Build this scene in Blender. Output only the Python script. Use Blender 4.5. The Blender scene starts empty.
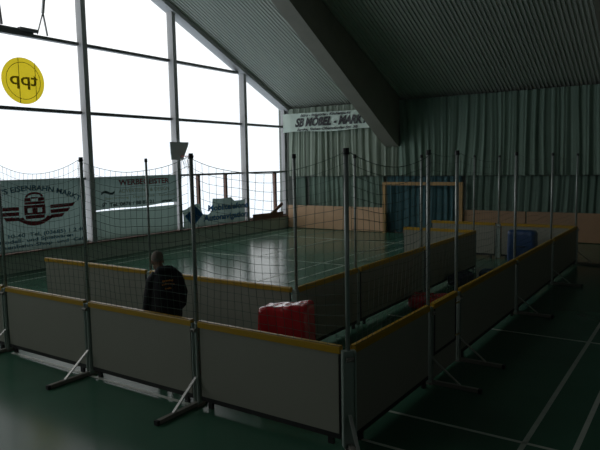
import bpy, bmesh, math, random
from mathutils import Vector, Matrix, noise
random.seed(4)
PI = math.pi
scn = bpy.context.scene
COL = scn.collection

# ------------------------------------------------------------------ materials
def lin(c):
    c = c / 255.0
    return c / 12.92 if c < .04045 else ((c + .055) / 1.055) ** 2.4

def rgb(r, g, b):
    return (lin(r), lin(g), lin(b), 1)

def mat(name, color, rough=.6, metal=0.0, spec=.5, var=.15, scale=6.0, bump=0.0, bscale=40.0, coat=0.0):
    m = bpy.data.materials.new(name)
    m.use_nodes = True
    nt = m.node_tree
    b = nt.nodes['Principled BSDF']
    b.inputs['Roughness'].default_value = rough
    b.inputs['Metallic'].default_value = metal
    b.inputs['Specular IOR Level'].default_value = spec
    b.inputs['Coat Weight'].default_value = coat
    tc = nt.nodes.new('ShaderNodeTexCoord')
    nz = nt.nodes.new('ShaderNodeTexNoise')
    nz.inputs['Scale'].default_value = scale
    nz.inputs['Detail'].default_value = 4
    nt.links.new(tc.outputs['Object'], nz.inputs['Vector'])
    mx = nt.nodes.new('ShaderNodeMix')
    mx.data_type = 'RGBA'
    mx.inputs[6].default_value = tuple(c * (1 - var) for c in color[:3]) + (1,)
    mx.inputs[7].default_value = tuple(min(1, c * (1 + var)) for c in color[:3]) + (1,)
    nt.links.new(nz.outputs['Fac'], mx.inputs[0])
    nt.links.new(mx.outputs[2], b.inputs['Base Color'])
    if bump:
        n2 = nt.nodes.new('ShaderNodeTexNoise')
        n2.inputs['Scale'].default_value = bscale
        nt.links.new(tc.outputs['Object'], n2.inputs['Vector'])
        bp = nt.nodes.new('ShaderNodeBump')
        bp.inputs['Strength'].default_value = bump
        bp.inputs['Distance'].default_value = .02
        nt.links.new(n2.outputs['Fac'], bp.inputs['Height'])
        nt.links.new(bp.outputs['Normal'], b.inputs['Normal'])
    return m

def sheer(name, color, thru, rough=.8):
    """cloth or foil lit from behind: diffuse plus translucent"""
    m = bpy.data.materials.new(name)
    m.use_nodes = True
    nt = m.node_tree
    nt.nodes.remove(nt.nodes['Principled BSDF'])
    out = nt.nodes['Material Output']
    tc = nt.nodes.new('ShaderNodeTexCoord')
    nz = nt.nodes.new('ShaderNodeTexNoise')
    nz.inputs['Scale'].default_value = 1.6
    nz.inputs['Detail'].default_value = 5
    nt.links.new(tc.outputs['Object'], nz.inputs['Vector'])
    def tint(c):
        mx = nt.nodes.new('ShaderNodeMix')
        mx.data_type = 'RGBA'
        mx.inputs[6].default_value = tuple(k * .82 for k in c[:3]) + (1,)
        mx.inputs[7].default_value = tuple(min(1, k * 1.18) for k in c[:3]) + (1,)
        nt.links.new(nz.outputs['Fac'], mx.inputs[0])
        return mx.outputs[2]
    d = nt.nodes.new('ShaderNodeBsdfDiffuse')
    t = nt.nodes.new('ShaderNodeBsdfTranslucent')
    a = nt.nodes.new('ShaderNodeAddShader')
    nt.links.new(tint(color), d.inputs['Color'])
    nt.links.new(tint(thru), t.inputs['Color'])
    nt.links.new(d.outputs[0], a.inputs[0])
    nt.links.new(t.outputs[0], a.inputs[1])
    nt.links.new(a.outputs[0], out.inputs['Surface'])
    return m

def glass(name):
    m = bpy.data.materials.new(name)
    m.use_nodes = True
    nt = m.node_tree
    nt.nodes.remove(nt.nodes['Principled BSDF'])
    out = nt.nodes['Material Output']
    tr = nt.nodes.new('ShaderNodeBsdfTransparent')
    tr.inputs['Color'].default_value = (.93, .95, .96, 1)
    gl = nt.nodes.new('ShaderNodeBsdfGlossy')
    gl.inputs['Roughness'].default_value = .03
    lw = nt.nodes.new('ShaderNodeLayerWeight')
    lw.inputs['Blend'].default_value = .5
    pw = nt.nodes.new('ShaderNodeMath'); pw.operation = 'POWER'; pw.inputs[1].default_value = 4
    fr = nt.nodes.new('ShaderNodeMath'); fr.operation = 'MULTIPLY_ADD'; fr.inputs[1].default_value = .5; fr.inputs[2].default_value = .04
    nt.links.new(lw.outputs['Facing'], pw.inputs[0]); nt.links.new(pw.outputs[0], fr.inputs[0])
    mx = nt.nodes.new('ShaderNodeMixShader')
    nt.links.new(fr.outputs[0], mx.inputs[0])
    nt.links.new(tr.outputs[0], mx.inputs[1])
    nt.links.new(gl.outputs[0], mx.inputs[2])
    nt.links.new(mx.outputs[0], out.inputs['Surface'])
    return m

M = {}
M['floor'] = mat('floor_green', (.046, .125, .080, 1), rough=.2, spec=.5, var=.2, scale=1.3, bump=.02, bscale=9)
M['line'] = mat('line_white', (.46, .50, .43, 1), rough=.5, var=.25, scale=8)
M['roof'] = mat('roof_sheet', (.40, .42, .37, 1), rough=.55, var=.12, scale=.7)
M['beam'] = mat('beam_timber', (.23, .22, .175, 1), rough=.75, var=.15, scale=2)
M['steel'] = mat('mullion_paint', (.40, .40, .40, 1), rough=.6, var=.06)
M['darksteel'] = mat('transom_dark', (.16, .16, .165, 1), rough=.6)
M['brownwood'] = mat('brown_wood', (.15, .07, .045, 1), rough=.6, var=.25, scale=5)
M['sill'] = mat('sill_brown', (.22, .13, .10, 1), rough=.6, var=.2)
M['plinth'] = mat('plinth_paint', (.62, .68, .58, 1), rough=.8, var=.12, scale=1.5)
M['wall'] = mat('wall_dark', (.16, .18, .16, 1), rough=.9)
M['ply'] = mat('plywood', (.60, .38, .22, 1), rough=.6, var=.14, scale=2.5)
M['ply_shaded'] = mat('plywood_shaded', (.33, .195, .105, 1), rough=.6, var=.14, scale=2.5)  # plywood copy with the light falloff to the right put into its colour
M['curtain_shaded'] = mat('curtain_shaded', (.16, .235, .185, 1), rough=.9, var=.12, scale=1.2)  # curtain copy darkened for the shade right of the beam
M['curtain_low_shaded'] = mat('curtain_low_shaded', (.10, .16, .125, 1), rough=.9, var=.15, scale=1.4)  # lower curtain copy, shade right of the frame put into the colour
M['ply2'] = mat('plywood_frame', (.42, .25, .09, 1), rough=.6, var=.15, scale=3)
M['board'] = mat('barrier_board', (.265, .265, .215, 1), rough=.55, var=.07, scale=1.2)
M['yellow'] = mat('rail_yellow', (.45, .255, .006, 1), rough=.4, var=.12, scale=4)
M['black'] = mat('black_rubber', (.012, .012, .012, 1), rough=.6)
M['alu'] = mat('aluminium', (.36, .40, .38, 1), rough=.35, metal=.3, var=.12, scale=20)
M['alu_bright'] = mat('aluminium_bright', (.48, .48, .45, 1), rough=.35, metal=.5, var=.1, scale=20)
M['channel'] = mat('grey_channel', (.30, .36, .32, 1), rough=.45, metal=.3, var=.12)
M['foot'] = mat('foot_steel', (.22, .21, .18, 1), rough=.55)
M['net'] = mat('net_cord', (.085, .125, .105, 1), rough=.8)
M['red'] = mat('red_vinyl', (.55, .014, .022, 1), rough=.25, var=.15, scale=5, bump=.35, bscale=16, coat=.5)
M['blue'] = mat('blue_vinyl', (.014, .05, .14, 1), rough=.4, var=.2, scale=4, bump=.2, bscale=6)
M['navy'] = mat('navy_vinyl', (.012, .02, .06, 1), rough=.4)
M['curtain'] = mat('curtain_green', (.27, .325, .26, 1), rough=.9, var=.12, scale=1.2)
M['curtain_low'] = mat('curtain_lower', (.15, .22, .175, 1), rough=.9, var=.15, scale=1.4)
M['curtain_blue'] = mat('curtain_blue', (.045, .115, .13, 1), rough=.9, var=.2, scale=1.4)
M['banner'] = mat('banner_white', (.55, .66, .57, 1), rough=.7, var=.06)
M['ink'] = mat('ink_black', (.008, .008, .010, 1), rough=.6)
M['foil'] = sheer('banner_foil', (.13, .17, .15, 1), (.044, .062, .055, 1))
M['foil2'] = sheer('panel_foil', (.12, .17, .14, 1), (.046, .064, .055, 1))
M['redink'] = sheer('red_print', (.13, .02, .025, 1), (.075, .016, .018, 1))
M['blueink'] = sheer('blue_print', (.02, .06, .09, 1), (.020, .045, .062, 1))
M['darkink'] = sheer('dark_print', (.02, .03, .03, 1), (.012, .020, .020, 1))
M['bluelogo'] = sheer('blue_logo', (.01, .05, .12, 1), (.010, .035, .075, 1))
M['yellowdisc'] = sheer('yellow_disc', (.5, .35, .02, 1), (.42, .315, .012, 1))
M['greyink'] = sheer('grey_print', (.06, .06, .03, 1), (.075, .07, .02, 1))
M['glass'] = glass('window_glass')
M['jacket'] = mat('black_jacket', (.010, .011, .016, 1), rough=.8, bump=.2, bscale=14)
M['trousers'] = mat('dark_trousers', (.02, .022, .03, 1), rough=.85)
M['skin'] = mat('skin', (.34, .19, .13, 1), rough=.6, var=.06)
M['hair'] = mat('cropped_hair', (.22, .18, .15, 1), rough=.9, bump=.4, bscale=90)
M['orange'] = mat('orange_print', (.6, .24, .04, 1), rough=.6)
M['eye'] = mat('eye_white', (.6, .6, .6, 1), rough=.2)
M['backboard'] = mat('backboard_grey', (.55, .58, .58, 1), rough=.5)
M['hoopred'] = mat('hoop_red', (.55, .06, .03, 1), rough=.4)
M['netwhite'] = mat('hoop_net', (.35, .38, .4, 1), rough=.8)
M['hinge'] = mat('brass_hinge', (.6, .42, .2, 1), rough=.35, metal=.7)
M['void'] = mat('dark_gap', (.01, .012, .011, 1), rough=1)

# ------------------------------------------------------------------ mesh helpers
class MB:
    def __init__(s):
        s.v = []; s.f = []; s.m = []
    def add(s, vs, fs, mi=0):
        b = len(s.v)
        s.v += [Vector(v) for v in vs]
        for f in fs:
            s.f.append([i + b for i in f]); s.m.append(mi)
        return s
    def box(s, a, b, mi=0):
        x0, y0, z0 = a; x1, y1, z1 = b
        vs = [(x0,y0,z0),(x1,y0,z0),(x1,y1,z0),(x0,y1,z0),(x0,y0,z1),(x1,y0,z1),(x1,y1,z1),(x0,y1,z1)]
        return s.add(vs, [(0,3,2,1),(4,5,6,7),(0,1,5,4),(1,2,6,5),(2,3,7,6),(3,0,4,7)], mi)
    def tube(s, pts, r, n=8, mi=0, cap=True):
        pts = [Vector(p) for p in pts]
        rs = r if isinstance(r, (list, tuple)) else [r] * len(pts)
        base = len(s.v)
        ref = None
        for i, p in enumerate(pts):
            if i == 0: d = pts[1] - p
            elif i == len(pts) - 1: d = p - pts[i-1]
            else: d = pts[i+1] - pts[i-1]
            d = d.normalized()
            if ref is None:
                ref = Vector((0,0,1)) if abs(d.z) < .9 else Vector((1,0,0))
            a = d.cross(ref).normalized(); b = d.cross(a).normalized()
            ref = b.cross(d) * -1 if False else ref
            for k in range(n):
                t = 2*PI*(k+.5)/n
                s.v.append(p + a*math.cos(t)*rs[i] + b*math.sin(t)*rs[i])
        for i in range(len(pts)-1):
            for k in range(n):
                k2 = (k+1) % n
                s.f.append([base+i*n+k, base+i*n+k2, base+(i+1)*n+k2, base+(i+1)*n+k]); s.m.append(mi)
        if cap:
            s.f.append([base+k for k in range(n)][::-1]); s.m.append(mi)
            e = base + (len(pts)-1)*n
            s.f.append([e+k for k in range(n)]); s.m.append(mi)
        return s
    def bar(s, p0, p1, w, h, mi=0, up=(0,0,1)):
        p0 = Vector(p0); p1 = Vector(p1); d = (p1-p0).normalized(); up = Vector(up)
        a = d.cross(up)
        if a.length < 1e-4: a = d.cross(Vector((1,0,0)))
        a.normalize(); b = a.cross(d).normalized()
        vs = []
        for p in (p0, p1):
            for (i, j) in ((-1,-1),(1,-1),(1,1),(-1,1)):
                vs.append(p + a*i*w/2 + b*j*h/2)
        return s.add(vs, [(0,1,2,3),(7,6,5,4),(0,4,5,1),(1,5,6,2),(2,6,7,3),(3,7,4,0)], mi)
    def prism(s, poly, axis, a, b, mi=0):
        """poly: 2D points; extruded along axis ('x': points are (y,z); 'y': (x,z); 'z': (x,y))"""
        def P(u, v, w):
            return {'x': (w,u,v), 'y': (u,w,v), 'z': (u,v,w)}[axis]
        n = len(poly)
        vs = [P(u,v,a) for u,v in poly] + [P(u,v,b) for u,v in poly]
        fs = [tuple(range(n))[::-1], tuple(range(n, 2*n))]
        for i in range(n):
            j = (i+1) % n
            fs.append((i, j, n+j, n+i))
        return s.add(vs, fs, mi)
    def ellipsoid(s, c, r, nu=16, nv=10, mi=0, rot=None):
        c = Vector(c); vs = []; fs = []
        for j in range(nv+1):
            ph = PI*j/nv
            for i in range(nu):
                th = 2*PI*i/nu
                p = Vector((r[0]*math.sin(ph)*math.cos(th), r[1]*math.sin(ph)*math.sin(th), r[2]*math.cos(ph)))
                if rot: p = rot @ p
                vs.append(c+p)
        for j in range(nv):
            for i in range(nu):
                i2 = (i+1) % nu
                fs.append((j*nu+i, (j+1)*nu+i, (j+1)*nu+i2, j*nu+i2))
        return s.add(vs, fs, mi)
    def loft(s, rings, n=24, mi=0):
        """rings: (cx,cy,cz,rx,ry)"""
        base = len(s.v)
        for (cx,cy,cz,rx,ry) in rings:
            for k in range(n):
                t = 2*PI*k/n
                s.v.append(Vector((cx+rx*math.cos(t), cy+ry*math.sin(t), cz)))
        for i in range(len(rings)-1):
            for k in range(n):
                k2 = (k+1) % n
                s.f.append([base+i*n+k, base+i*n+k2, base+(i+1)*n+k2, base+(i+1)*n+k]); s.m.append(mi)
        s.f.append([base+k for k in range(n)][::-1]); s.m.append(mi)
        e = base+(len(rings)-1)*n
        s.f.append([e+k for k in range(n)]); s.m.append(mi)
        return s
    def mesh(s, name, mats, smooth=False):
        me = bpy.data.meshes.new(name)
        me.from_pydata([tuple(v) for v in s.v], [], s.f)
        for m in (mats if isinstance(mats, (list, tuple)) else [mats]):
            me.materials.append(m)
        for p, mi in zip(me.polygons, s.m):
            p.material_index = mi; p.use_smooth = smooth
        bm = bmesh.new(); bm.from_mesh(me)
        bmesh.ops.recalc_face_normals(bm, faces=bm.faces)
        bm.to_mesh(me); bm.free()
        me.update()
        return me
    def build(s, name, mats, parent=None, smooth=False, loc=None):
        o = bpy.data.objects.new(name, s.mesh(name, mats, smooth))
        COL.objects.link(o)
        if parent: o.parent = parent
        if loc: o.location = loc
        return o

def tag(o, label=None, cat=None, group=None, kind=None):
    if label: o['label'] = label
    if cat: o['category'] = cat
    if group: o['group'] = group
    if kind: o['kind'] = kind
    return o

def thing(name, label, cat, loc=(0,0,0), rz=0, group=None):
    o = bpy.data.objects.new(name, None)
    COL.objects.link(o)
    o.empty_display_size = .1
    o.location = loc; o.rotation_euler = (0,0,rz)
    return tag(o, label, cat, group)

def struct(name, mb, m, smooth=False, parent=None):
    o = mb.build(name, m, parent, smooth)
    o['kind'] = 'structure'
    return o

def bevel(o, w=.01, seg=2):
    b = o.modifiers.new('bevel', 'BEVEL'); b.width = w; b.segments = seg; b.limit_method = 'ANGLE'
    return o

def text_geo(mb, body, size, origin, ex, ey, depth_dir, mi=0, width=None, shear=0.0, bold=0.0, align='CENTER', warp=None):
    """adds lettering as flat mesh to mb. origin: world/local point, ex/ey unit vectors of reading direction and up"""
    cu = bpy.data.curves.new('lettering_curve', 'FONT')
    cu.body = body; cu.size = size; cu.align_x = align; cu.align_y = 'CENTER'
    cu.shear = shear; cu.offset = bold; cu.resolution_u = 3
    ob = bpy.data.objects.new('lettering_curve', cu)
    COL.objects.link(ob)
    dg = bpy.context.evaluated_depsgraph_get(); dg.update()
    me = bpy.data.meshes.new_from_object(ob.evaluated_get(dg))
    xs = [v.co.x for v in me.vertices]
    if not xs: return
    k = 1.0
    if width: k = width / (max(xs) - min(xs))
    origin = Vector(origin); ex = Vector(ex); ey = Vector(ey); dd = Vector(depth_dir)
    vs = []
    for v in me.vertices:
        x, y = v.co.x*k, v.co.y
        if warp: x, y, off = warp(x, y)
        else: off = 0
        vs.append(origin + ex*x + ey*y + dd*off)
    mb.add(vs, [tuple(p.vertices) for p in me.polygons], mi)
    bpy.data.objects.remove(ob); bpy.data.curves.remove(cu); bpy.data.meshes.remove(me)

# ------------------------------------------------------------------ hall dimensions
XL = -12.45          # glass plane of the gable
XR = 22.0
YF = 16.6            # curtain wall
def roof_z(y): return 5.07 + .44*(YF - abs(y))
RIDGE = roof_z(0)

# floor with court lines
fl = MB()
fl.box((XL-.4, -17, -.2), (XR, YF+.5, 0))
LZ = .0025
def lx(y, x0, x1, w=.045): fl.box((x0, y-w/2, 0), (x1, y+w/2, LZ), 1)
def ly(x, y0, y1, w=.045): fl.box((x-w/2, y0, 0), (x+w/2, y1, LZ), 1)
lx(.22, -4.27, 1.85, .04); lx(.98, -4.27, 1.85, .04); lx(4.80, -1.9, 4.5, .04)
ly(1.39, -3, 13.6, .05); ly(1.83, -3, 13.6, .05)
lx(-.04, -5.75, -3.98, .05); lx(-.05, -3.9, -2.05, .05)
ly(-5.2, 2.3, 15.6); ly(-5.92, 2.3, 15.6); ly(-11.1, 2.4, 15.6); ly(-11.75, 2.4, 15.6)
lx(9.0, -11.1, -5.2); lx(13.7, -11.1, -5.2); ly(-8.3, 9.0, 13.7)
M['floor'].node_tree.nodes['Principled BSDF'].inputs['IOR'].default_value = 1.24
struct('floor', fl, [M['floor'], M['line']])

# corrugated roof, ribs run down the slope
def corrug():
    mb = MB()
    pitch = .13; d = .03
    xs = []
    x = XL - .1
    while x < XR:
        xs += [(x, 0), (x+.055, 0), (x+.065, d), (x+.12, d)]
        x += pitch
    ys = [-YF-.5, 0, YF+.5]
    vs = []; n = len(xs)
    for y in ys:
        for (x, o) in xs:
            vs.append((x, y, roof_z(y) + .02 + o))
    fs = []
    for j in range(2):
        for i in range(n-1):
            fs.append((j*n+i, j*n+i+1, (j+1)*n+i+1, (j+1)*n+i))
    mb.add(vs, fs)
    # solid roof above
    y0 = YF+.5
    mb.prism([(-y0, roof_z(y0)+.12), (0, RIDGE+.12), (y0, roof_z(y0)+.12), (y0, roof_z(y0)+.4), (0, RIDGE+.4), (-y0, roof_z(y0)+.4)], 'x', XL-.3, XR+.1)
    return mb
struct('ceiling', corrug(), M['roof'])

# glulam roof beams, deepening towards the eave
def beam(x0, w, name, label):
    pts = [(YF-.02, roof_z(YF)+.02), (YF-.02, 3.25), (YF-.45, 3.38), (6, 9.01), (0, 11.5), (-6, 9.01), (-YF+.45, 3.38), (-YF+.02, 3.25), (-YF+.02, roof_z(YF)+.02), (0, RIDGE+.02)]
    t = tag(MB().prism(pts, 'x', x0, x0+w).build(name, M['beam']), kind='structure')
    return t
beam(-7.55, .55, 'trim_1', '')
beam(.42, .55, 'trim_2', '')
beam(8.4, .55, 'trim_3', '')

# walls
struct('wall_far', MB().box((XL-.4, YF+.02, 0), (XR, YF+.4, roof_z(YF)+.1)), M['wall'])
struct('wall_near', MB().box((XL-.4, -YF-.4, 0), (XR, -YF, roof_z(YF)+.1)), M['wall'])
wr = MB()
wr.box((XR, -YF-.4, 0), (XR+.3, YF+.4, 3.5))
wr.box((XR, -YF-.4, 3.5), (XR+.3, -14, 5)).box((XR, -3, 3.5), (XR+.3, YF+.4, 5))  # opening added to let fill light in from the right
wr.prism([(-YF-.4, 5), (YF+.4, 5), (0, RIDGE+.1)], 'x', XR, XR+.3)
struct('wall_right', wr, M['wall'])
wf_ = MB()
for y in (-14, -8.5, -3): wf_.box((XR+.05, y-.06, 3.5), (XR+.2, y+.06, 5))
wf_.box((XR+.05, -14, 3.5), (XR+.2, -3, 3.6)).box((XR+.05, -14, 4.9), (XR+.2, -3, 5))
wr_ = struct('window_12', wf_, M['darksteel'])  # unseen window strip added as fill light for the right side
MB().add([(XR+.1, -14, 3.55), (XR+.1, -3, 3.55), (XR+.1, -3, 4.95), (XR+.1, -14, 4.95)], [(0, 1, 2, 3)]).build('pane', M['glass'], wr_)
wl = MB()
wl.box((XL-.15, -YF, 0), (XL+.15, YF, .49))
struct('wall_left', wl, M['plinth'])
struct('trim_4', MB().box((XL-.12, -YF, .49), (XL+.22, YF, .535)), M['sill'])
struct('baseboard_far', MB().box((XL+.2, YF-.06, 0), (XR, YF+.02, .1)), M['sill'])
# rake members on the gable edge
for k, sgn in enumerate((1, -1)):
    y0 = YF*sgn
    struct('trim_%d' % (5+k), MB().prism([(0, RIDGE+.02), (y0, roof_z(YF)+.02), (y0, roof_z(YF)-.16), (0, RIDGE-.16)], 'x', XL-.1, XL+.3), M['steel'])
# gable columns
cols = [-15.6, -11.95, -8.3, -4.65, -1.0, 2.7, 6.38, 9.93, 13.62]
for i, y in enumerate(cols):
    struct('trim_%d' % (10+i), MB().box((XL-.04, y-.085, .49), (XL+.21, y+.075, roof_z(y)-.0)), M['steel'])
struct('trim_20', MB().box((XL-.06, YF-.30, .49), (XL+.12, YF-.12, roof_z(YF))), M['steel'])

# windows: one per bay, frame with transoms, pane as its child
edges = [-YF] + cols + [YF-.3]
for i in range(len(edges)-1):
    a, b = edges[i]+ (.13 if i else 0), edges[i+1]-.13
    if i == len(edges)-2: b = edges[-1]
    fr = MB()
    top = lambda y: roof_z(y)-.16
    for z in (.56, 2.42, 4.33, 6.28, 8.3, 10.2):
        if z > max(top(a), top(b)) - .1: continue
        yy0, yy1 = a, b
        if top(a) < z+.05: yy0 = -(YF - (z+.21-5.07)/.44)
        if top(b) < z+.05: yy1 = (YF - (z+.21-5.07)/.44)
        if yy1 - yy0 < .2: continue
        h = .09 if z > 2.5 else .07
        fr.box((XL-.05, yy0, z-h/2), (XL+.1, yy1, z+h/2))
    # secondary posts in the lower tier
    if i == len(edges)-3:
        for y in (11.02, 12.5):
            fr.box((XL-.04, y-.05, .56), (XL+.08, y+.05, 2.4), 1)
    if i == len(edges)-2:
        fr.box((XL-.04, 15.6, .56), (XL+.08, 15.72, 2.4), 1)
    w = struct('window_%d' % (i+1), fr, [M['darksteel'], M['brownwood']])
    g = MB()
    poly = [(a, .54), (b, .54), (b, top(b))]
    if a < 0 < b: poly.append((0, top(0)))
    poly.append((a, top(a)))
    g.add([(XL, y, z) for y, z in poly], [tuple(range(len(poly)))])
    g.build('pane', M['glass'], w)

# open hopper sash with stays, top left bay
h = thing('window_vent', 'tilted open hopper sash with forked metal stay, upper left window bay', 'window vent', (XL+.06, 4.0, 6.33))
sash = MB()
sash.bar((0, -1.2, .04), (0, .85, .04), .10, .09)
sash.bar((.05, -.03, .1), (.06, -.13, 1.3), .05, .05)
sash.build('sash', M['darksteel'], h)
st = MB()
st.bar((.02, .98, .02), (.05, 1.16, .62), .028, .028)
st.bar((.02, 1.28, .02), (.05, 1.16, .62), .035, .035)
st.bar((.05, 1.16, .60), (.06, 1.28, 1.5), .06, .06)
st.build('stay', M['steel'], h)
MB().box((-.03, .45, .04), (.1, .95, .12)).build('latch', M['darksteel'], h)

# ------------------------------------------------------------------ banners at the window
EX, EY, NX = (0,1,0), (0,0,1), (1,0,0)
XB = XL + .2
# train banner
t = thing('advertising_banner', 'grey banner with red winged locomotive emblem hanging in the left window', 'banner', (XB, 4.42, .6))
sh = MB()
n = 24
vs = []; fs = []
for j in range(9):
    for i in range(n+1):
        u = i/n; v = j/8
        vs.append((.02*math.sin(u*17+v*2)*(.3+v*(1-v)*3)*.5, -1.72+3.42*u, -.05+1.9*v + (.03*math.sin(u*6) if j == 0 else 0)))
for j in range(8):
    for i in range(n):
        fs.append((j*(n+1)+i, j*(n+1)+i+1, (j+1)*(n+1)+i+1, (j+1)*(n+1)+i))
sh.add(vs, fs)
sh.build('sheet', M['foil'], t, True)
lg = MB()
X0 = .035
def poly_yz(mb, pts, x=X0, mi=0):
    if mb is lg and x == X0: pts = [(.07 + y*(.78 if abs(y) < .48 else .92), .61+(z-.32)*.68) for y, z in pts]
    mb.add([(x, y, z) for y, z in pts], [tuple(range(len(pts)))], mi)
# locomotive front: stacked bands with windows, lamp and wings
cz = 1.10
def band(y0, y1, z0, z1, taper=0):
    poly_yz(lg, [(y0, z0), (y1, z0), (y1-taper, z1), (y0+taper, z1)])
band(-.36, .36, .60, .74); band(-.40, .40, .76, .84)
band(-.40, -.27, .84, 1.02); band(-.10, .10, .84, 1.02); band(.27, .40, .84, 1.02)
band(-.40, .40, 1.02, 1.14); band(-.38, .38, 1.17, 1.27)
band(-.38, -.13, 1.29, 1.43, .02); band(.13, .38, 1.29, 1.43, .02); band(-.13, .13, 1.39, 1.45)
for k in range(10):
    a0 = PI*k/10; a1 = PI*(k+1)/10
    poly_yz(lg, [(.34*math.cos(a0), 1.45+.2*math.sin(a0)), (.34*math.cos(a1), 1.45+.2*math.sin(a1)), (.25*math.cos(a1), 1.45+.12*math.sin(a1)), (.25*math.cos(a0), 1.45+.12*math.sin(a0))])
    # swoosh below
    b0 = PI + PI*k/10; b1 = PI + PI*(k+1)/10
    poly_yz(lg, [(.56*math.cos(b0), .66+.34*math.sin(b0)), (.56*math.cos(b1), .66+.34*math.sin(b1)), (.44*math.cos(b1), .68+.19*math.sin(b1)), (.44*math.cos(b0), .68+.19*math.sin(b0))])
for s in (-1, 1):
    for (z0, z1, ye) in ((.96, 1.10, 1.36), (.76, .90, 1.18), (.56, .70, .98)):
        poly_yz(lg, [(s*.5, z0), (s*(ye-.1), z0+.02), (s*ye, z1+.03), (s*.5, z1)])
lg.build('emblem', M['redink'], t)
tx = MB()
def arc(x, y):
    R = 3.4
    return (R+y)*math.sin(x/R), (R+y)*math.cos(x/R)-R, 0
text_geo(tx, "NITZER'S EISENBAHN MARKT", .20, (.04, -.05, 1.62), EX, EY, NX, width=3.2, bold=.006, warp=arc)
text_geo(tx, "9 11 4 10-40  Tel. (03685) 1 2 40", .14, (.04, .1, .38), EX, EY, NX, width=3.0, bold=.004)
text_geo(tx, "Modell- und Spielwaren", .13, (.04, .1, .24), EX, EY, NX, width=2.2, bold=.004)
text_geo(tx, "Eisenbahn-Shop  und  Café", .13, (.04, .3, .10), EX, EY, NX, width=2.7, bold=.004)
tx.build('lettering', M['blueink'], t)

# second banner and the panel below it
t = thing('advertising_banner', 'grey banner with red headline above a bright slit, second window bay', 'banner', (XB, 8.11, 1.5))
sh = MB()
vs = []; fs = []
for j in range(5):
    for i in range(n+1):
        u = i/n; v = j/4
        zb = -.04 + .05*u + .02*math.sin(u*9)
        vs.append((.012*math.sin(u*13+v*3), -1.66+3.32*u, zb+(.95-zb)*v))
for j in range(4):
    for i in range(n):
        fs.append((j*(n+1)+i, j*(n+1)+i+1, (j+1)*(n+1)+i+1, (j+1)*(n+1)+i))
sh.add(vs, fs); sh.build('sheet', M['foil'], t, True)
tx = MB()
text_geo(tx, "WERBEGEISTER", .24, (.03, .25, .76), EX, EY, NX, width=2.1, bold=.008)
tx.build('lettering', M['redink'], t)
tx = MB()
text_geo(tx, "ADVERTISING & DESIGN", .17, (.03, .25, .50), EX, EY, NX, width=2.1)
text_geo(tx, "Beschriftung - Digitaldruck - Siebdruck", .11, (.03, .1, .30), EX, EY, NX, width=2.9)
tx.build('lettering', M['greyink'], t)
tx = MB()
text_geo(tx, "✆ Tel. 0676 / 88 87 21     www.", .16, (.03, 0, .10), EX, EY, NX, width=2.9, bold=.006)
tx.build('lettering', M['darkink'], t)
tx = MB(); text_geo(tx, "~", .9, (.03, -1.2, .5), EX, (0, .15, 1), NX, width=.5)
tx.build('emblem', M['darkink'], t)
sh = MB(); sh.add([(XB-.03, 6.45, .57), (XB-.03, 9.78, .57), (XB-.03, 9.78, 1.43), (XB-.03, 6.45, 1.43)], [(0, 1, 2, 3)])
tag(sh.build('blanking_panel', M['foil2']), 'plain grey-green panel filling the window bottom below the red-lettered banner', 'panel')

# unseen cloths added in the near window bays to cut glare on the floor
for i, (y0, y1) in enumerate(((-1.0, 2.7), (-4.65, -1.0), (-8.3, -4.65), (-11.95, -8.3), (-15.6, -11.95))):
    zt = 4.3 if i < 2 else 2.4
    q = MB().add([(XB, y0+.15, .56), (XB, y1-.15, .56), (XB, y1-.15, zt), (XB, y0+.15, zt)], [(0, 1, 2, 3)]).build('window_cloth', M['foil'])
    tag(q, 'plain cloth added to cut floor glare, outside the left picture edge', 'cloth', 'added glare cloths outside the picture')

# sagging phone banner
t = thing('advertising_banner', 'crumpled sagging banner with blue diamond and blue lettering', 'banner', (XB, 11.75, .58))
topc = [(0,.62),(.06,.66),(.12,.78),(.2,.82),(.25,.80),(.30,.42),(.38,.38),(.43,.5),(.45,.95),(.6,.92),(.75,.95),(.82,.80),(.92,.80),(1,.84)]
def tz(u):
    for (a, za), (b, zb) in zip(topc, topc[1:]):
        if a <= u <= b: return za+(zb-za)*(u-a)/(b-a)
    return .8
sh = MB(); vs = []; fs = []; n = 60
for j in range(7):
    for i in range(n+1):
        u = i/n; v = j/6
        vs.append((.03*math.sin(u*23+v*4)*v+.02*math.sin(u*9), -1.72+3.36*u, -.02+v*(tz(u)+.02)))
for j in range(6):
    for i in range(n):
        fs.append((j*(n+1)+i, j*(n+1)+i+1, (j+1)*(n+1)+i+1, (j+1)*(n+1)+i))
sh.add(vs, fs); sh.build('sheet', M['foil'], t, True)
lg = MB()
poly_yz(lg, [(-1.70, .42), (-1.30, .02), (-.78, .42), (-1.15, .74)], .06)
lg.build('emblem', M['bluelogo'], t)
tx = MB()
text_geo(tx, "Mobiltelefone", .30, (.06, .62, .60), EX, (0,.1,1), NX, width=2.3, bold=.012)
text_geo(tx, "Autonavigation", .30, (.06, .50, .25), EX, (0,.1,1), NX, width=2.5, bold=.012)
tx.build('lettering', M['bluelogo'], t)

# broken plank leaning on the sill
t = thing('broken_plank', 'brown broken board lying on the sill beside the corner window', 'plank', (XL+.28, 14.8, .54))
MB().prism([(-.98, 0), (1.0, 0), (1.05, .2), (.3, .2), (-.98, .22)], 'x', -.03, .03).build('board', M['brownwood'], t)
MB().bar((.03, .2, .16), (.05, .95, .54), .05, .13).build('splinter', M['brownwood'], t)

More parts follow.
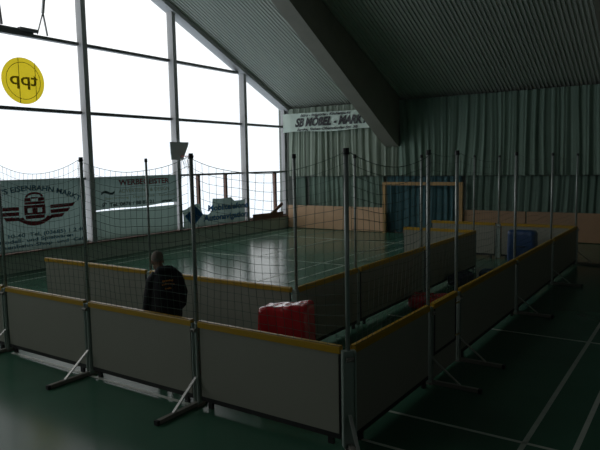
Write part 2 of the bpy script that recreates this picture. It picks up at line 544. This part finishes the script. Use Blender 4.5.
# yellow disc sign on the glass, seen from behind
t = thing('round_sign', 'round yellow sign on the glass with mirrored tpp lettering', 'sign', (XL+.03, 4.52, 5.07))
d = MB(); n = 48
d.add([(0, .61*math.cos(2*PI*k/n), .61*math.sin(2*PI*k/n)) for k in range(n)], [tuple(range(n))])
d.build('disc', M['yellowdisc'], t)
r = MB()
for k in range(n):
    a0 = 2*PI*k/n; a1 = 2*PI*(k+1)/n
    r.add([(.012, R*math.cos(a), R*math.sin(a)) for R, a in ((.49, a0), (.49, a1), (.475, a1), (.475, a0))], [(0,1,2,3)])
r.box((.01, -.13, -.59), (.014, -.115, .59)); r.box((.01, .34, -.5), (.014, .355, .5))
r.build('ring', M['greyink'], t)
tx = MB()
text_geo(tx, "tpp", .46, (.02, 0, .03), (0,-1,0), EY, NX, width=.80, bold=.008)
tx.build('lettering', M['greyink'], t)

# far wall banner
t = thing('advertising_banner', 'pale cloth banner with slanted black furniture market lettering below the roof', 'banner', (-10.05, 16.10, 4.06))
def wav(x): return .018*math.sin(x*3.1)+.012*math.sin(x*8.3+1)
sh = MB(); vs = []; fs = []; n = 60
for j in range(4):
    for i in range(n+1):
        u = i/n; x = -2.2+4.55*u
        z0 = 0 + .03*math.sin(u*9); z1 = .78 - .05*u
        vs.append((x, wav(x), z0+(z1-z0)*j/3))
for j in range(3):
    for i in range(n):
        fs.append((j*(n+1)+i, j*(n+1)+i+1, (j+1)*(n+1)+i+1, (j+1)*(n+1)+i))
sh.add(vs, fs); sh.build('sheet', M['banner'], t, True)
tx = MB()
wf = lambda x, y: (x, y, wav(x-.0))
text_geo(tx, "SB MÖBEL - MARKT", .46, (.12, -.03, .37), (1,0,0), (0,0,1), (0,1,0), width=3.5, shear=.35, bold=.022, warp=wf)
text_geo(tx, "Büro - Industrie - Küchenparks", .15, (-.1, -.03, .66), (1,0,0), (0,0,1), (0,1,0), width=2.4, shear=.3, bold=.005, warp=wf)
text_geo(tx, "Bartke, Sieben-Obersdorfer Str. 30", .15, (-.05, -.03, .09), (1,0,0), (0,0,1), (0,1,0), width=2.9, shear=.3, bold=.005, warp=wf)
tx.build('lettering', M['ink'], t)

# ------------------------------------------------------------------ curtains
def curtain(x0, x1, y, z0, z1, m, label, wl=.34, amp=.07, seed=0, gather=None):
    mb = MB()
    step = .028; n = int((x1-x0)/step); rows = 9
    vs = []; fs = []
    for j in range(rows+1):
        v = j/rows; z = z0+(z1-z0)*v
        for i in range(n+1):
            x = x0+(x1-x0)*i/n
            w = 1+.35*noise.noise(Vector((x*.6, seed, 0)))
            ph = 2*PI*x/wl + 4.5*noise.noise(Vector((x*.7, seed*3+1, v*.35))) + 1.5*noise.noise(Vector((x*1.6, seed, v*.9)))
            a2 = .55+.9*abs(noise.noise(Vector((x*1.7, seed+9, 0))))
            off = amp*w*(math.sin(ph)*a2 + .35*math.sin(2.17*ph+1) + .25*math.sin(3.7*ph+.5*seed))
            zz = z
            if j == 0: zz += .03*noise.noise(Vector((x*1.5, seed, 5)))
            xx = x
            if gather and v > .45:
                g = math.exp(-((x-gather)/.5)**2)*(v-.45)
                xx -= (x-gather)*g*.5
            vs.append((xx, y+off*(.75+.25*(1-v)), zz))
    for j in range(rows):
        for i in range(n):
            fs.append((j*(n+1)+i, j*(n+1)+i+1, (j+1)*(n+1)+i+1, (j+1)*(n+1)+i))
    mb.add(vs, fs)
    o = mb.build('curtain', m, None, True)
    return tag(o, label, 'curtain', 'pleated curtains along the far wall')
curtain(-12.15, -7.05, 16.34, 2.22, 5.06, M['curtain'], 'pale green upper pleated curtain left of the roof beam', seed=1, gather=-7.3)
curtain(-7.05, .3, 16.34, 2.22, 5.06, M['curtain_shaded'], 'shaded green upper pleated curtain right of the roof beam', seed=2, gather=-7.1)
curtain(.32, 8.3, 16.34, 2.2, 5.06, M['curtain_shaded'], 'upper pleated curtain at the right edge behind the last post', seed=3)
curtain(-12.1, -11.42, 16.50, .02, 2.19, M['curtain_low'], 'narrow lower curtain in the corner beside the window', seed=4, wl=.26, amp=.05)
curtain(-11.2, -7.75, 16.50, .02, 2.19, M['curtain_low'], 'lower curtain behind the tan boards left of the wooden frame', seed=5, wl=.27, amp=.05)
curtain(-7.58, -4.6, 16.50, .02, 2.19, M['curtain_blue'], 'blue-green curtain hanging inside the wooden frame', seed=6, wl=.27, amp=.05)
curtain(-4.45, .3, 16.50, .02, 2.19, M['curtain_low_shaded'], 'shaded lower curtain between the wooden frame and last post', seed=7, wl=.27, amp=.05)
curtain(.32, 8.3, 16.50, .02, 2.19, M['curtain_low_shaded'], 'shaded lower curtain at the right edge above shaded board', seed=8, wl=.27, amp=.05)

# plywood boards on the far wall
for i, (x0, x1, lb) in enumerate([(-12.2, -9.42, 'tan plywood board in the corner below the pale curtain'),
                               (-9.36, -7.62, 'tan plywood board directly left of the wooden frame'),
                               (-4.45, -2.3, 'shaded plywood board directly right of the wooden frame'),
                               (-2.26, .02, 'shaded plywood board behind the far barrier, ending near last post'),
                               (.05, 3.2, 'shaded plywood board at the right edge beyond the last post'),
                               (3.24, 7.4, 'shaded plywood board outside the right picture edge')]):
    o = MB().box((x0, 16.26, .02), (x1, 16.30, .98)).build('plywood_board', M['ply'] if i < 2 else M['ply_shaded'])
    tag(o, lb, 'board', 'plywood boards along the far wall'); bevel(o, .006)
# wooden goal-like frame
t = thing('wooden_goal', 'tall yellowish wooden frame around the blue-green curtain', 'frame', (-6.04, 16.2, 0))
for s in (-1, 1):
    MB().box((s*1.52-.06, -.05, 0), (s*1.52+.06, .05, 1.98)).build('post', M['ply2'], t)
MB().box((-1.46, -.05, 1.86), (1.46, .05, 1.98)).build('crossbar', M['ply2'], t)

# ------------------------------------------------------------------ basketball hoop on a gable column
t = thing('basketball_hoop', 'small grey fan-shaped backboard with red hoop on window column', 'basketball hoop', (XL+.21, 9.93, 2.95))
bb = MB()
bb.prism([(-.46, 0), (.08, 0), (.13, .12), (.34, .50), (.36, .60), (-.50, .60), (-.49, .3)], 'x', .10, .13)
bbo = bb.build('backboard', M['backboard'], t)
MB().bar((0, 0, .3), (.1, 0, .3), .1, .1).build('bracket', M['darksteel'], t)
rim = MB()
rim.tube([(.40+.22*math.cos(2*PI*k/20), .22*math.sin(2*PI*k/20), .12) for k in range(21)], .011, 6, cap=False)
rim.bar((.13, 0, .12), (.19, 0, .12), .12, .02)
rim.build('rim', M['hoopred'], bbo)
hn = MB()
for k in range(12):
    a = 2*PI*k/12
    for s in (-1, 1):
        hn.tube([(.40+.22*math.cos(a), .22*math.sin(a), .12), (.40+.17*math.cos(a+s*.26), .17*math.sin(a+s*.26), -.03), (.40+.12*math.cos(a), .12*math.sin(a), -.2), (.40+.12*math.cos(a+s*.2), .12*math.sin(a+s*.2), -.3)], .005, 3, cap=False)
hn.build('hoop_net', M['netwhite'], bbo)

# ------------------------------------------------------------------ barrier fence
HP = 2.863
def panel(cx, cy, rz, L, label, group='barrier panels', gap0=.075, gap1=.075):
    """local x along the panel, local -y the outer face"""
    t = thing('barrier_board', label, 'barrier panel', (cx, cy, 0), rz, group)
    a, b = -L/2+gap0, L/2-gap1
    bo = MB().box((a, -.022, .125), (b, .010, .93)).build('board', M['board'], t)
    ra = MB()
    ra.box((a-.02, -.035, .925), (b+.02, .028, .985)); ra.prism([(-.035, .985), (.028, .985), (.016, 1.0), (-.022, 1.0)], 'x', a-.02, b+.02)
    ra.build('top_rail', M['yellow'], t)
    MB().box((a-.01, -.018, .07), (b+.01, .012, .126)).build('bottom_rail', M['black'], t)
    MB().box((a-.012, -.016, .126), (a, .006, .925)).build('edge_seal', M['black'], t)
    MB().box((b, -.016, .126), (b+.012, .006, .925)).build('edge_seal', M['black'], t)
    for s in (a+.12, b-.1):
        MB().box((s-.03, -.02, 0), (s+.03, .015, .07)).build('rubber_foot', M['black'], t)
    return t

def post(x, y, rz, label, foot=True, diag=False, channel=True, inner=False, pole_r=.023):
    t = thing('net_post', label, 'post', (x, y, 0), rz, 'net posts')
    py = .015 if not inner else .045
    mb = MB().tube([(0, py, .86 if channel else 0), (0, py, HP-.03)], pole_r, 10)
    pole = mb.build('pole', M['alu'], t, True)
    MB().tube([(0, py, HP-.05), (0, py, HP+.01)], [pole_r+.008, pole_r+.004], 8).build('cap', M['black'], pole)
    ch = MB()
    w = .075 if not diag else .13
    s = 1 if not inner else -1
    if channel:
        yb = .03*s; yf = -.045*s
        ch.box((-w/2, min(yb, yf)+.02, .02), (w/2, max(yb, yf), .965))
        ch.box((-w/2, min(yf, yf+.012), .02), (-w/2+.014, max(yf, yf+.012)+.001, .965))
        ch.box((w/2-.014, min(yf, yf+.012), .02), (w/2, max(yf, yf+.012)+.001, .965))
        cho = ch.build('channel', M['channel'], t)
        cl = MB()
        cl.tube([(-.035, -.055*s, .89), (.035, -.055*s, .89)], .022, 8)
        cl.tube([(0, -.03*s, .89), (0, -.09*s, .89)], .010, 6)
        cl.build('clamp', M['foot'], cho)
    if foot:
        f = MB(); f.bar((0, .12*s, .028), (0, -.63*s, .028), .05, .045)
        fo = f.build('foot', M['foot'], t)
        MB().bar((0, -.62*s, .026), (0, -.655*s, .026), .056, .052).build('end_cap', M['black'], fo)
        MB().bar((.0, -.03*s, .34), (.0, -.40*s, .05), .032, .014).build('brace', M['alu_bright'], t)
        MB().box((-.05, -.06, 0), (.05, .06, .012)).build('base_plate', M['foot'], t)
    return t

H = PI/2
# front row, y = 0
panel(-.99, 0, 0, 1.98, 'front white barrier panel with yellow rail between corner post and middle post', gap1=.1)
panel(-2.955, 0, 0, 1.95, 'front barrier panel standing just in front of the man')
panel(-4.915, 0, 0, 1.97, 'front barrier panel left of the man, second from left edge')
panel(-6.9, 0, 0, 2, 'front barrier panel cut off by the left picture edge')
post(0, 0, H/2, 'corner net post where front row meets the right row', diag=True)
post(-1.98, 0, 0, 'front net post just right of the man')
post(-3.93, 0, 0, 'front net post left of the man')
post(-5.9, 0, 0, 'front net post at the left picture edge')
post(-7.9, 0, 0, 'front net post outside the left picture edge')
# right row, x = 0
panel(0, 1, H, 2, 'right-hand barrier panel between the corner post and the gate', gap0=.1)
panel(0, 4.5, H, 3, 'right-hand barrier panel directly beyond the small gate')
panel(0, 7.5, H, 3, 'right-hand barrier panel in the middle of the long right row')
panel(0, 10.5, H, 3, 'farthest right-hand barrier panel ending at the far corner')
post(0, 2, H, 'near gate post on the right row')
post(0, 3, H, 'far gate post with small hinges on the right row')
post(0, 6, H, 'right row net post beyond the gate, in front of blue block')
post(0, 9, H, 'right row net post second from the far corner')
post(0, 12, H, 'far corner net post of the right row')
# gate between the two gate posts
t = thing('barrier_gate', 'narrow hinged gate panel with black edges in the right row', 'gate', (0, 2.5, 0), H)
MB().box((-.36, -.022, .36), (.36, .01, .93)).build('board', M['board'], t)
MB().box((-.42, -.035, .925), (.42, .028, .99)).build('top_rail', M['yellow'], t)
MB().box((-.40, -.026, .325), (.40, .012, .36)).box((-.40, -.026, .36), (-.36, .012, .925)).box((.36, -.026, .36), (.40, .012, .925)).build('edge_seal', M['black'], t)
MB().box((-.42, -.015, .03), (.42, .012, .32)).build('lower_board', M['board'], t)
for z in (.40, .84):
    MB().tube([(.36, -.032, z), (.455, -.05, z)], .013, 6).build('hinge', M['hinge'], t)
# inner rows
panel(-6.5, 2, 0, 3, 'inner barrier panel behind the man on his left, open end towards window')
panel(-3.5, 2, 0, 3, 'inner barrier panel behind the red block and right of the man')
panel(-2, 2.93, H, 1.86, 'inner barrier panel running back from the inner corner, beside red block')
panel(-2, 5.25, H, 2.78, 'inner barrier panel beside the flat red mat')
panel(-2, 8.32, H, 3.36, 'inner barrier panel beside the low blue mats')
panel(-3, 10, 0, 2, 'short barrier panel turning left at the end of the inner row')
post(-2, 2, 0, 'inner corner net post behind the red block', foot=False, inner=True)
post(-5, 2, 0, 'inner net post just left of the man', foot=False, inner=True, pole_r=.02)
post(-2, 3.86, H, 'first thin inner net post beyond the inner corner', foot=False, inner=True, pole_r=.02)
post(-2, 6.64, H, 'second thin inner net post beyond the inner corner', foot=False, inner=True, pole_r=.022)
post(-2, 10, H, 'last thin net post at the end of inner row', foot=False, inner=True, pole_r=.02)
# far row
panel(-1, 12, 0, 2, 'far barrier panel behind the upright blue block', gap0=.1)
panel(-3, 12, 0, 2, 'far barrier panel left of the upright blue block', gap1=.1)
post(-2, 12, 0, 'far row net post with wide grey plate', foot=False, diag=True)

# nets
def net(p0, p1, label, sag=.17, seed=0, zb=1.0, cr=.0026):
    p0 = Vector((p0[0], p0[1], 0)); p1 = Vector((p1[0], p1[1], 0))
    L = (p1-p0).length; d = (p1-p0)/L; nrm = Vector((d.y, -d.x, 0))
    nv = max(3, round(L/.105)); nh = 18
    ztop = lambda u: HP-.03-4*sag*u*(1-u)
    def P(u, v):
        z = zb+(ztop(u)-zb)*v
        wob = .035*noise.noise(Vector((u*L*1.3, v*2.2, seed)))*min(1, 6*u, 6*(1-u))
        wz = .03*noise.noise(Vector((u*L*2.1, v*3, seed+7)))*min(1, 8*v, 8*(1-v)+.2)
        off = .05*math.sin(PI*u)*math.sin(PI*v)
        q = p0 + d*(u*L + wob + .03*math.sin(PI*v)*(1-2*u)) + nrm*(off+.03)
        return Vector((q.x, q.y, z+wz))
    t = thing('safety_net', label, 'net', tuple((p0+p1)/2), 0, 'safety nets hung between the posts')
    c = (p0+p1)/2
    mesh = MB()
    for i in range(nv+1):
        mesh.tube([P(i/nv, k/14)-c for k in range(15)], cr, 3, cap=False)
    for j in range(nh+1):
        mesh.tube([P(k/14, j/nh)-c for k in range(15)], cr, 3, cap=False)
    o = mesh.build('netting', M['net'], t)
    rp = MB().tube([P(k/20, 1)-c for k in range(21)], cr*1.4, 5)
    rp.build('head_rope', M['net'], t)
    return t
net((-7.9,0), (-5.9,0), 'net bay of the front row outside the left picture edge', seed=1)
net((-5.9,0), (-3.93,0), 'green net bay above the left front barrier panel', seed=2)
net((-3.93,0), (-1.98,0), 'green net bay above the panel in front of the man', seed=3, sag=.16)
net((-1.98,0), (0,0), 'green net bay between middle post and corner post', seed=4, sag=.19)
net((0,0), (0,2), 'green net bay between the corner post and the gate', seed=5, sag=.15)
net((0,2), (0,3), 'narrow green net bay above the gate', seed=6, sag=.04, cr=.0016)
net((0,3), (0,6), 'green net bay directly beyond the gate', seed=7, sag=.12, cr=.0016)
net((0,6), (0,9), 'green net bay in the middle of the right row', seed=8, sag=.1, cr=.0016)
net((0,9), (0,12), 'green net bay ending at the far corner post', seed=9, sag=.1, cr=.0016)

# ------------------------------------------------------------------ soft play blocks
def soft_block(name, size, loc, rz, m, label, rad=.08, wrinkle=.012, lean=(0,0), seed=0, cat='foam block', topslope=0.0, seam=None, taper=0.0):
    n = 22; sx, sy, sz = size
    bm = bmesh.new()
    bmesh.ops.create_cube(bm, size=2)
    bmesh.ops.subdivide_edges(bm, edges=bm.edges[:], cuts=n, use_grid_fill=True)
    for v in bm.verts:
        p = Vector((v.co.x*sx/2, v.co.y*sy/2, v.co.z*sz/2))
        q = Vector([max(-s/2+rad, min(s/2-rad, c)) for c, s in zip(p, size)])
        dv = p-q
        if dv.length > 1e-6: p = q+dv.normalized()*rad
        nn = Vector((v.co.x**5, v.co.y**5, v.co.z**5)).normalized()
        k = noise.noise(Vector((p.x*5+seed, p.y*5, p.z*2.2)))*.8+noise.noise(Vector((p.x*13+seed, p.y*11, p.z*7)))*.4
        up = (v.co.z+1)/2
        p += nn*wrinkle*k*(1+1.5*max(0, v.co.z)**4)
        p.x *= 1-taper*up; p.x += lean[0]*up; p.y += lean[1]*up
        p.z += sz/2 + topslope*p.x*up
        p.z = max(0.0, p.z)
        v.co = p
    me = bpy.data.meshes.new(name); bm.to_mesh(me); bm.free()
    for p in me.polygons: p.use_smooth = True
    me.materials.append(m)
    t = thing(name, label, cat, loc, rz)
    o = bpy.data.objects.new('cover', me); COL.objects.link(o); o.parent = t
    # handle strap
    MB().tube([(-.12, -sy/2-.005, sz*.55), (-.07, -sy/2-.04, sz*.55), (.07, -sy/2-.04, sz*.55), (.12, -sy/2-.005, sz*.55)], .012, 6).build('strap', M['black'], t)
    return t
soft_block('foam_block', (.73, .34, 1.03), (-1.44, 1.0, 0), math.radians(12), M['red'], 'large upright red vinyl block with wrinkled shiny top behind front panel', rad=.05, wrinkle=.009, lean=(-.02, .05), topslope=.11, taper=.13, seed=2)
soft_block('foam_mat', (.85, .6, .22), (-1.44, 5.75, 0), math.radians(14), M['red'], 'red vinyl mat lying flat between inner row and gate', rad=.08, wrinkle=.02, seed=5, cat='foam mat')
soft_block('foam_mat', (.35, .7, .24), (-1.72, 8.1, 0), math.radians(-6), M['navy'], 'dark navy mat lying low beside the inner row', rad=.07, wrinkle=.02, seed=8, cat='foam mat')
soft_block('foam_mat', (.7, .6, .20), (-1.20, 8.95, 0), math.radians(10), M['blue'], 'low blue mat right of the dark navy mat', rad=.07, wrinkle=.02, seed=9, cat='foam mat')
soft_block('foam_block', (.72, .32, .92), (-1.15, 11.2, 0), math.radians(-3), M['blue'], 'upright blue vinyl block with rounded top before the far row', rad=.09, wrinkle=.01, seed=12)

# ------------------------------------------------------------------ the man
def finish(mb, name, m, parent, voxel, smooth_it=6):
    o = mb.build(name, m, parent, True)
    r = o.modifiers.new('remesh', 'REMESH'); r.mode = 'VOXEL'; r.voxel_size = voxel; r.use_smooth_shade = True
    s = o.modifiers.new('smooth', 'SMOOTH'); s.factor = .5; s.iterations = smooth_it
    return o
P0 = thing('person', 'man in black jacket with orange back print, head bowed, seen from behind', 'person', (-2.915, .43, 0), math.radians(50))
P0.scale = (.79, 1, 1)
# local frame: +x his right, +y forward (away from the camera), z up
hd = Vector((-.11, .06, 1.535))
headrot = Matrix.Rotation(math.radians(25), 3, 'Z') @ Matrix.Rotation(math.radians(-22), 3, 'X')
def hp(x, y, z):
    q = headrot @ Vector((x, y, z))
    return hd + Vector((q.x/.79, q.y, q.z))
b = MB()
b.ellipsoid(hp(0, -.012, .02), (.094, .096, .098), 20, 14, rot=headrot)
b.ellipsoid(hp(0, .03, -.055), (.070, .066, .065), 16, 10, rot=headrot)   # jaw
b.ellipsoid(hp(0, .105, -.02), (.013, .02, .026), 10, 8, rot=headrot)      # nose
b.ellipsoid(hp(0, .09, -.062), (.025, .012, .008), 10, 6, rot=headrot)     # lips
b.ellipsoid(hp(0, .088, .022), (.05, .012, .010), 10, 6, rot=headrot)      # brow
for s in (-1, 1):
    b.ellipsoid(hp(s*.083, -.01, -.012), (.012, .022, .034), 10, 8, rot=headrot)
b.tube([(-.02, -.01, 1.34), tuple(hp(0, -.025, -.05))], [.066, .056], 14)
# torso, pelvis
b.loft([(0,0,.84,.15,.10),(0,0,.95,.165,.11),(0,.01,1.08,.15,.10),(-.01,.01,1.22,.175,.11),(-.02,.0,1.34,.17,.09),(-.02,0,1.40,.08,.06)], 20)
sh_l, el_l, wr_l = (-.20, 0, 1.34), (-.275, .00, 1.08), (-.335, .07, .84)
sh_r, el_r, wr_r = (.17, 0, 1.38), (.265, .00, 1.10), (.22, .14, .88)
for (a, e, w, s) in ((sh_l, el_l, wr_l, -1), (sh_r, el_r, wr_r, 1)):
    b.tube([a, e, w], [.052, .042, .028], 12)
    wv = Vector(w); dirv = (wv-Vector(e)).normalized()
    side = Vector((s, 0, 0)); fwd = dirv.cross(side).normalized()
    palm = wv+dirv*.05
    rot = Matrix((fwd, side, dirv)).transposed()
    b.ellipsoid(palm, (.042, .016, .055), 12, 8, rot=rot)
    for k, ln in enumerate((.070, .080, .074, .058)):
        base = palm+dirv*.035+fwd*(-.030+.020*k)
        mid = base+dirv*ln*.55-side*.006
        tip = mid+dirv*ln*.42-side*.020
        b.tube([base, mid, tip], [.0095, .0088, .0075], 8)
    tb = palm-dirv*.015+fwd*-.036
    b.tube([tb, tb+dirv*.03-fwd*.025, tb+dirv*.058-fwd*.030-side*.008], [.012, .010, .008], 8)
for s in (-1, 1):
    b.tube([(s*.085, 0, .88), (s*.10, .015, .48), (s*.105, -.01, .09)], [.085, .056, .036], 14)
    b.ellipsoid((s*.11, .05, .05), (.042, .11, .04), 12, 8)
finish(b, 'body', M['skin'], P0, .008, 4)
# hair
hb = MB()
hb.ellipsoid(hp(0, -.022, .034), (.099, .099, .096), 20, 14, rot=headrot)
ho = finish(hb, 'hair', M['hair'], P0, .010, 3)
for s in (-1, 1):
    MB().ellipsoid(hp(s*.03, .088, .004), (.012, .008, .008), 10, 8, rot=headrot).build('eye', M['eye'], P0, True)
# jacket
j = MB()
j.loft([(.01,0,.78,.225,.155),(.01,0,.82,.245,.17),(.01,-.01,.95,.255,.175),(.01,-.015,1.10,.25,.175),(.0,-.015,1.22,.235,.17),(-.01,-.01,1.33,.21,.145),(-.015,.0,1.405,.15,.11),(-.02,.01,1.455,.085,.085)], 28)
j.tube([(-.14, -.005, 1.355), (-.225, -.01, 1.28), (-.275, -.01, 1.10), (-.305, .02, .96), (-.335, .07, .865)], [.085, .088, .078, .068, .055], 14)
j.tube([(.11, -.005, 1.385), (.205, -.01, 1.31), (.275, -.01, 1.12), (.27, .05, .98), (.225, .13, .90)], [.085, .090, .082, .070, .056], 14)
# hood lying on the shoulders
j.tube([(-.13, -.02, 1.42), (-.09, -.10, 1.445), (.02, -.13, 1.455), (.10, -.09, 1.45), (.11, 0, 1.44)], [.035, .045, .05, .045, .032], 12)
jo = finish(j, 'jacket', M['jacket'], P0, .012, 6)
# back print: an arched row of small blocks over a shape
pr = MB()
random.seed(9)
def back_y(x, z): return -.192 + .9*max(0, abs(x)-.02)**2 + max(0, z-1.20)*.16
for row, (z, wd, hh) in enumerate(((1.31, .17, .026), (1.27, .19, .02), (1.215, .10, .022))):
    x = -wd/2+.03
    while x < wd/2+.03:
        w = random.uniform(.010, .024)
        zz = z - 1.2*(x-.03)**2
        pr.box((x, back_y(x, zz)-.012, zz), (x+w, back_y(x, zz)-.002, zz+hh*random.uniform(.6, 1)))
        x += w+random.uniform(.004, .009)
pr.build('back_print', M['orange'], jo)
tr = MB()
tr.loft([(0,0,.74,.17,.125),(0,0,.85,.185,.135),(0,0,.95,.18,.13)], 20)
for s in (-1, 1):
    tr.tube([(s*.088, 0, .80), (s*.10, .015, .48), (s*.105, -.01, .07)], [.108, .082, .070], 14)
finish(tr, 'trousers', M['trousers'], P0, .014, 4)
for s in (-1, 1):
    so = MB(); so.ellipsoid((s*.11, .055, .05), (.052, .14, .052), 14, 10); so.box((s*.11-.045, -.06, 0), (s*.11+.045, .17, .025))
    finish(so, 'shoe', M['black'], P0, .008, 3)

# ------------------------------------------------------------------ light
w = bpy.data.worlds.new('overcast_sky'); scn.world = w
w.use_nodes = True
nt = w.node_tree
bg = nt.nodes['Background']
tc = nt.nodes.new('ShaderNodeTexCoord'); sp = nt.nodes.new('ShaderNodeSeparateXYZ')
rp = nt.nodes.new('ShaderNodeValToRGB')
rp.color_ramp.elements[0].position = .42; rp.color_ramp.elements[0].color = (.80, .90, 1.0, 1)
rp.color_ramp.elements[1].position = .60; rp.color_ramp.elements[1].color = (1, 1, 1, 1)
mp = nt.nodes.new('ShaderNodeMapRange')
mp.inputs[1].default_value = -1; mp.inputs[2].default_value = 1
nt.links.new(tc.outputs['Generated'], sp.inputs[0])
nt.links.new(sp.outputs['Z'], mp.inputs[0]); nt.links.new(mp.outputs[0], rp.inputs[0])
nt.links.new(rp.outputs[0], bg.inputs['Color'])
bg.inputs['Strength'].default_value = 1.35

for (y0, y1, zt) in ((-16, -6, 9), (-6, 6, 12), (6, 16.3, 9), (-14, -3, 5)):
    la = bpy.data.lights.new('window_portal', 'AREA'); la.shape = 'RECTANGLE'
    la.size = y1-y0; la.size_y = zt-.5
    la.cycles.is_portal = True
    lo = bpy.data.objects.new('window_portal', la); COL.objects.link(lo)
    # area light emits along local -Z; point it to +X
    if zt == 5:
        la.size_y = 1.6
        lo.matrix_world = Matrix(((0,0,1,XR+.35),(-1,0,0,-8.5),(0,-1,0,4.25),(0,0,0,1)))
    else:
        lo.matrix_world = Matrix(((0,0,-1,XL-.12),(1,0,0,(y0+y1)/2),(0,-1,0,(zt+.5)/2),(0,0,0,1)))

# ------------------------------------------------------------------ camera
F_PX, PITCH, ROLL, YAW, CX, CY, CZ = 597.87, .1017, -.0185, -.5970, 2.7425, -4.8124, 2.7337
Fv = Vector((math.sin(YAW)*math.cos(PITCH), math.cos(YAW)*math.cos(PITCH), -math.sin(PITCH)))
Rv = Vector((math.cos(YAW), -math.sin(YAW), 0)); Uv = Rv.cross(Fv)
R2 = Rv*math.cos(ROLL)+Uv*math.sin(ROLL); U2 = -Rv*math.sin(ROLL)+Uv*math.cos(ROLL)
cam = bpy.data.cameras.new('camera'); co = bpy.data.objects.new('camera', cam); COL.objects.link(co)
cam.sensor_width = 36; cam.lens = F_PX/600*36; cam.clip_start = .05; cam.clip_end = 300
m4 = Matrix.Identity(4)
for i in range(3):
    m4[i][0] = R2[i]; m4[i][1] = U2[i]; m4[i][2] = -Fv[i]
m4[0][3], m4[1][3], m4[2][3] = CX, CY, CZ
co.matrix_world = m4
scn.camera = co
scn.view_settings.view_transform = 'Standard'
scn.view_settings.look = 'None'
scn.view_settings.exposure = 0
scn.view_settings.gamma = 1.07
scn.cycles.max_bounces = 6
scn.cycles.diffuse_bounces = 4
scn.cycles.transparent_max_bounces = 16
